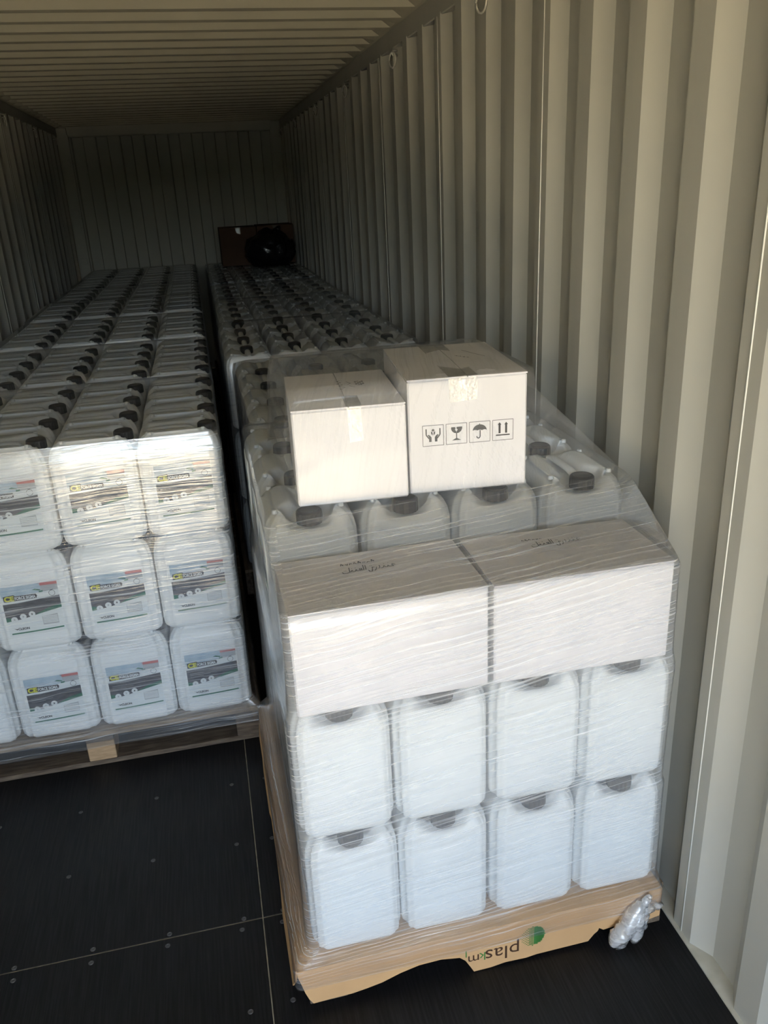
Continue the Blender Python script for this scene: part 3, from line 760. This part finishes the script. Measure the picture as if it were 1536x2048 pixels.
# ------------------------------------------------------------------ cartons
def carton(label, loc, rz, w, d, h, seam='x', group=None, mat='carton', tapes=(), flapgap=0.0, lift=0.0, name='carton'):
    """loc = front left bottom corner; returns the thing. Local: x width, y depth, z up"""
    t = thing(name, label, 'box', loc, rz, group)
    mb = MB(); mb.box(0, w, 0, d, 0, h - 0.004, 0, 0.004)
    ob('body', mb.mesh('carton_body', [M[mat]]), t)
    # two top flaps meeting in the middle, thin board
    for s in (0, 1):
        mb = MB()
        if seam == 'x':
            y0, y1 = (0.0, d / 2 - 0.0012) if s == 0 else (d / 2 + 0.0012, d)
            nx = 10; vs = []
            for i in range(nx + 1):
                x = w * i / nx; b_ = 0.0025 * math.sin(PI * i / nx) + lift * (i / nx) ** 2 * (s == 1)
                edge = 0.0 if s == 0 else 0.0
                vs += [(x, y0, h - 0.004 + (b_ if s == 1 else 0)), (x, y1, h - 0.004 + (b_ if s == 0 else 0)), (x, y1, h - 0.0005 + (b_ if s == 0 else 0)), (x, y0, h - 0.0005 + (b_ if s == 1 else 0))]
        else:
            x0_, x1_ = (0.0, w / 2 - 0.0012) if s == 0 else (w / 2 + 0.0012, w)
            nx = 10; vs = []
            for i in range(nx + 1):
                y = d * i / nx; b_ = 0.003 * math.sin(PI * i / nx)
                vs += [(x0_, y, h - 0.004 + (b_ if s else 0)), (x1_, y, h - 0.004 + (0 if s else b_)), (x1_, y, h - 0.0005 + (0 if s else b_)), (x0_, y, h - 0.0005 + (b_ if s else 0))]
        fs = [(i * 4 + j, i * 4 + (j + 1) % 4, (i + 1) * 4 + (j + 1) % 4, (i + 1) * 4 + j) for i in range(nx) for j in range(4)] + [(3, 2, 1, 0), tuple(nx * 4 + j for j in range(4))]
        mb.add(vs, fs, 0); me = mb.mesh('top_flap', [M[mat]]); fix_normals(me); ob('top_flap', me, t)
    for (pts) in tapes:
        mb = MB(); mb.add(pts, [(0, 1, 2, 3)])
        me = mb.mesh('tape', [M['tape']]); uvl = me.uv_layers.new(name='UVMap')
        for i_, l in enumerate(me.loops): uvl.data[i_].uv = (pts[l.vertex_index][0] + pts[l.vertex_index][1], pts[l.vertex_index][2] + pts[l.vertex_index][1])
        ob('tape', me, t)['label'] = 'clear packing tape'
    return t
def strokes(t, lines, z, wd=0.0012, name='handwriting', label='faint handwriting in dark pen', plane='top', y=0):
    mb = MB()
    for ln in lines:
        for a, b_ in zip(ln[:-1], ln[1:]):
            dx, dy = b_[0] - a[0], b_[1] - a[1]; l = math.hypot(dx, dy) or 1e-6
            nx, ny = -dy / l * wd / 2, dx / l * wd / 2
            q = [(a[0] + nx, a[1] + ny), (a[0] - nx, a[1] - ny), (b_[0] - nx, b_[1] - ny), (b_[0] + nx, b_[1] + ny)]
            mb.add([(p[0], p[1], z) if plane == 'top' else (p[0], y, p[1]) for p in q], [(0, 1, 2, 3)])
    o = ob(name, mb.mesh(name, [M['pen']]), t); o['label'] = label; return o
def arabic(x, y, s, ang=0.0):
    """pen strokes of the two written words, right to left, as one reads them on the carton"""
    raw = [[(1.00, .10), (.96, .16), (.93, .12), (.96, .06), (.88, .05), (.86, .12), (.84, .05), (.80, .06), (.78, .12), (.76, .05), (.72, .04)],
           [(.70, .16), (.69, .05), (.66, .04)], [(.64, .10), (.62, .02), (.58, -.04)], [(.60, .10), (.56, .12), (.55, .05), (.53, -.06), (.48, -.06), (.47, .02)],
           [(.44, .24), (.43, .05)], [(.40, .26), (.39, .06), (.34, .05), (.36, .13), (.31, .12), (.33, .05), (.26, .05), (.25, .11), (.23, .04), (.18, .04), (.17, .10), (.15, .04), (.12, .03)],
           [(.13, .22), (.12, .03), (.06, -.01), (.00, -.01), (-.02, .06)]]
    dots = [(.87, .20), (.79, .19), (.52, .18), (.55, .18), (.24, .17), (.17, .16), (.05, .10), (.02, .10)]
    c, sn = math.cos(ang), math.sin(ang)
    T = lambda p: (x + s * (c * p[0] - sn * p[1]), y + s * (sn * p[0] + c * p[1]))
    return [[T(p) for p in ln] for ln in raw] + [[T((dx, dy)), T((dx + .012, dy + .012))] for dx, dy in dots]
def scribble(x, y, s, n, ang=0.0, seed=1):
    rnd = random.Random(seed); c, sn = math.cos(ang), math.sin(ang)
    T = lambda a, b_: (x + s * (c * a - sn * b_), y + s * (sn * a + c * b_))
    out = []
    for i in range(n):
        a = i / n; out.append([T(a, rnd.uniform(0, .05)), T(a + .25 / n, rnd.uniform(.08, .2)), T(a + .5 / n, rnd.uniform(0, .06)), T(a + .7 / n, rnd.uniform(.06, .12))])
    return out

ZB = Z0 + 2 * TH + 0.001 + 0.006
b1 = carton('white carton on the nearest right pallet with handwriting, left of the lower two', (1.352, 1.512, ZB), 0.012, 0.446, 0.268, 0.258, group='white cartons on the nearest right load')
b1.location = (1.354, 1.520, ZB)
strokes(b1, arabic(0.150, 0.155, 0.125, -0.02) + scribble(0.150, 0.195, 0.085, 8, 0.0, 3), 0.2615, 0.0024)
b2 = carton('white carton on the nearest right pallet with handwriting, beside the right wall', (1.812, 1.515, ZB), -0.010, 0.438, 0.262, 0.256, group='white cartons on the nearest right load')
b2.location = (1.812, 1.522, ZB)
strokes(b2, arabic(0.155, 0.160, 0.125, -0.02) + scribble(0.140, 0.197, 0.055, 6, 0.0, 5), 0.2600, 0.0024)
ZU = Z0 + 3 * TH + 0.001 + 0.008
# upper left carton
W3, D3, H3 = 0.272, 0.385, 0.240
tp = [(0.132, -0.0012, 0.238), (0.165, -0.0012, 0.238), (0.168, -0.0012, 0.155), (0.134, -0.0012, 0.152)]
tp2 = [(0.13, 0.0, H3 + 0.0012), (0.168, 0.0, H3 + 0.0012), (0.168, 0.10, H3 + 0.0016), (0.13, 0.10, H3 + 0.0016)]
b3 = carton('low white carton with clear tape and plain front, on top of the nearest right load', (1.430, 1.853, ZU), -0.07, W3, D3, H3, seam='y', group='white cartons on top of the nearest right load', tapes=(tp, tp2))
strokes(b3, [[(0.128 + .03 * b_, 0.27 - .11 * a) for a, b_ in ln] for ln in [[(0, .5), (.1, .2), (.25, .5), (.4, .1), (.5, .6), (.6, .2), (.8, .7), (.9, .2), (1, .4)], [(.2, 1), (.4, 1.3), (.5, 1)], [(.65, 1.1), (.8, 1.5)]]], H3 + 0.0035, 0.0018)
mb = MB()
for i in range(4):
    for j in range(6):
        if (i * 7 + j * 5) % 3: mb.add([(0.178 + i * .006 + a, 0.20 + j * .008 + b_, H3 + 0.0036) for a, b_ in ((0, 0), (.005, 0), (.005, .006), (0, .006))], [(0, 1, 2, 3)])
ob('stamp', mb.mesh('stamp', [M['ink']]), b3)['label'] = 'small dark printed stamp'
# upper right carton with handling symbols
W4, D4, H4 = 0.294, 0.415, 0.288
tq = [(0.100, -0.0012, H4 - .002), (0.172, -0.0012, H4 - .002), (0.170, -0.0012, H4 - 0.058), (0.102, -0.0012, H4 - 0.062)]
tq2 = [(0.100, 0.0, H4 + 0.0012), (0.172, 0.0, H4 + 0.0012), (0.172, D4, H4 + 0.0012), (0.100, D4, H4 + 0.0012)]
b4 = carton('taller white carton printed with four handling symbols, on top of the nearest right load', (1.7095, 1.846, ZU), -0.085, W4, D4, H4, seam='y', group='white cartons on top of the nearest right load', tapes=(tq, tq2))
strokes(b4, scribble(0.165, 0.23, 0.05, 4, -0.9, 9) + [[(0.20, 0.30), (0.222, 0.24), (0.24, 0.20)]], H4 + 0.0035, 0.0018)
SY = -0.0008; SS = 0.0515
def sym(polys, lines, ox, oz):
    mb = MB()
    for p in polys:
        mb.add([(ox + u * SS, SY, oz + v * SS) for u, v in p], [tuple(range(len(p)))])
    def seg(a, b_, wd):
        dx, dy = b_[0] - a[0], b_[1] - a[1]; l = math.hypot(dx, dy); nx, ny = -dy / l * wd / 2, dx / l * wd / 2
        mb.add([(ox + u * SS, SY, oz + v * SS) for u, v in ((a[0] + nx, a[1] + ny), (a[0] - nx, a[1] - ny), (b_[0] - nx, b_[1] - ny), (b_[0] + nx, b_[1] + ny))], [(0, 1, 2, 3)])
    for pts, wd in lines:
        for a, b_ in zip(pts[:-1], pts[1:]): seg(a, b_, wd)
    fr = [(0, 0), (1, 0), (1, 1), (0, 1), (0, 0)]
    for a, b_ in zip(fr[:-1], fr[1:]): seg(a, b_, 0.022)
    o = ob('handling_symbol', mb.mesh('handling_symbol', [M['ink']]), b4); return o
hand = [((.20, .84), (.20, .58), (.22, .50)), ((.22, .52), (.34, .38), (.36, .18))]
sym([[(.50, .84), (.58, .76), (.50, .68), (.42, .76)], [(.40, .73), (.48, .65), (.48, .50), (.40, .60)], [(.60, .73), (.52, .65), (.52, .50), (.60, .60)],
     [(.30, .20), (.42, .20), (.42, .42), (.36, .50), (.28, .56), (.24, .53), (.30, .44)], [(.70, .20), (.58, .20), (.58, .42), (.64, .50), (.72, .56), (.76, .53), (.70, .44)]],
    [([(.17, .84), (.17, .54), (.31, .36)], .06), ([(.83, .84), (.83, .54), (.69, .36)], .06)], 0.034, 0.122)['label'] = 'two hands holding a cube symbol'
bowl = [(.23, .83), (.42, .83), (.47, .76), (.43, .72), (.50, .66), (.47, .60), (.56, .70), (.51, .74), (.56, .79), (.52, .83), (.78, .83), (.76, .70), (.70, .60), (.62, .54), (.50, .51), (.38, .54), (.30, .60), (.25, .70)]
sym([[(.24, .83), (.42, .83), (.46, .76), (.42, .71), (.48, .62), (.50, .52), (.38, .55), (.29, .63), (.25, .72)], [(.52, .83), (.78, .83), (.77, .72), (.72, .62), (.62, .54), (.50, .52), (.50, .60), (.56, .70), (.50, .76)],
     [(.28, .18), (.50, .30), (.72, .18)]], [([(.50, .53), (.50, .24)], .045)], 0.092, 0.122)['label'] = 'broken wine glass symbol'
um = [(.50 + .34 * math.cos(a * PI / 12), .56 + .30 * math.sin(a * PI / 12)) for a in range(13)]
sc_ = [(.16, .56), (.22, .60), (.30, .60), (.39, .57), (.46, .60), (.54, .60), (.61, .57), (.70, .60), (.78, .60)]
sym([um[:13] + sc_[1:]], [([(.52, .58), (.52, .26), (.48, .20), (.41, .19), (.36, .24), (.36, .29)], .05), ([(.50, .86), (.50, .90)], .04)], 0.150, 0.122)['label'] = 'umbrella symbol'
sym([[(.25, .76), (.43, .76), (.34, .88)], [(.57, .76), (.75, .76), (.66, .88)], [(.29, .34), (.39, .34), (.39, .77), (.29, .77)], [(.61, .34), (.71, .34), (.71, .77), (.61, .77)], [(.16, .22), (.84, .22), (.84, .28), (.16, .28)]], [], 0.208, 0.122)['label'] = 'two upright arrows symbol'

# far end: two brown cartons and a black bag
ZR7 = rzz(6) + 3 * TH + 0.010
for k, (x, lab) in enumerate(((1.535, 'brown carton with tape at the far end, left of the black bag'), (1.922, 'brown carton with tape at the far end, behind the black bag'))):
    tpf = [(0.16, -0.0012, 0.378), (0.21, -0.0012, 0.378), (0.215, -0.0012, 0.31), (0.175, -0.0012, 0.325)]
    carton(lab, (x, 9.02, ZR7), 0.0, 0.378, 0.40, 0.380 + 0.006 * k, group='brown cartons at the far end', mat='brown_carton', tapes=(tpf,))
bm = bmesh.new(); bmesh.ops.create_icosphere(bm, subdivisions=4, radius=1)
for v in bm.verts:
    c = v.co.copy()
    f = 1 + 0.10 * noise.noise(c * 2.3) + 0.06 * noise.noise(c * 6)
    if c.z > 0.6: 
        t = (c.z - 0.6) / 0.4; c.x *= 1 - 0.25 * t; c.y *= 1 - 0.25 * t
    z = max(-0.72, c.z)
    v.co = Vector((c.x * 0.255 * f, c.y * 0.17 * f, (z + 0.72) * 0.206 * (f if z > -0.7 else 1)))
me = bpy.data.meshes.new('bag_body'); bm.to_mesh(me); bm.free(); me.materials.append(M['bag'])
me.polygons.foreach_set('use_smooth', [True] * len(me.polygons))
bg_ = thing('garbage_bag', 'lumpy black plastic bag on the far right load in front of brown cartons', 'bag', (2.02, 8.80, ZR7))
ob('bag_body', me, bg_)
kb = MB(); kb.tube([(0.06, -0.02, 0.31), (0.065, -0.03, 0.345), (0.085, -0.04, 0.355), (0.11, -0.05, 0.35)], lambda t: 0.03 - 0.012 * math.sin(t * 3) + .01 * t, 8)
ob('bag_neck', kb.mesh('bag_neck', [M['bag']], True), bg_)
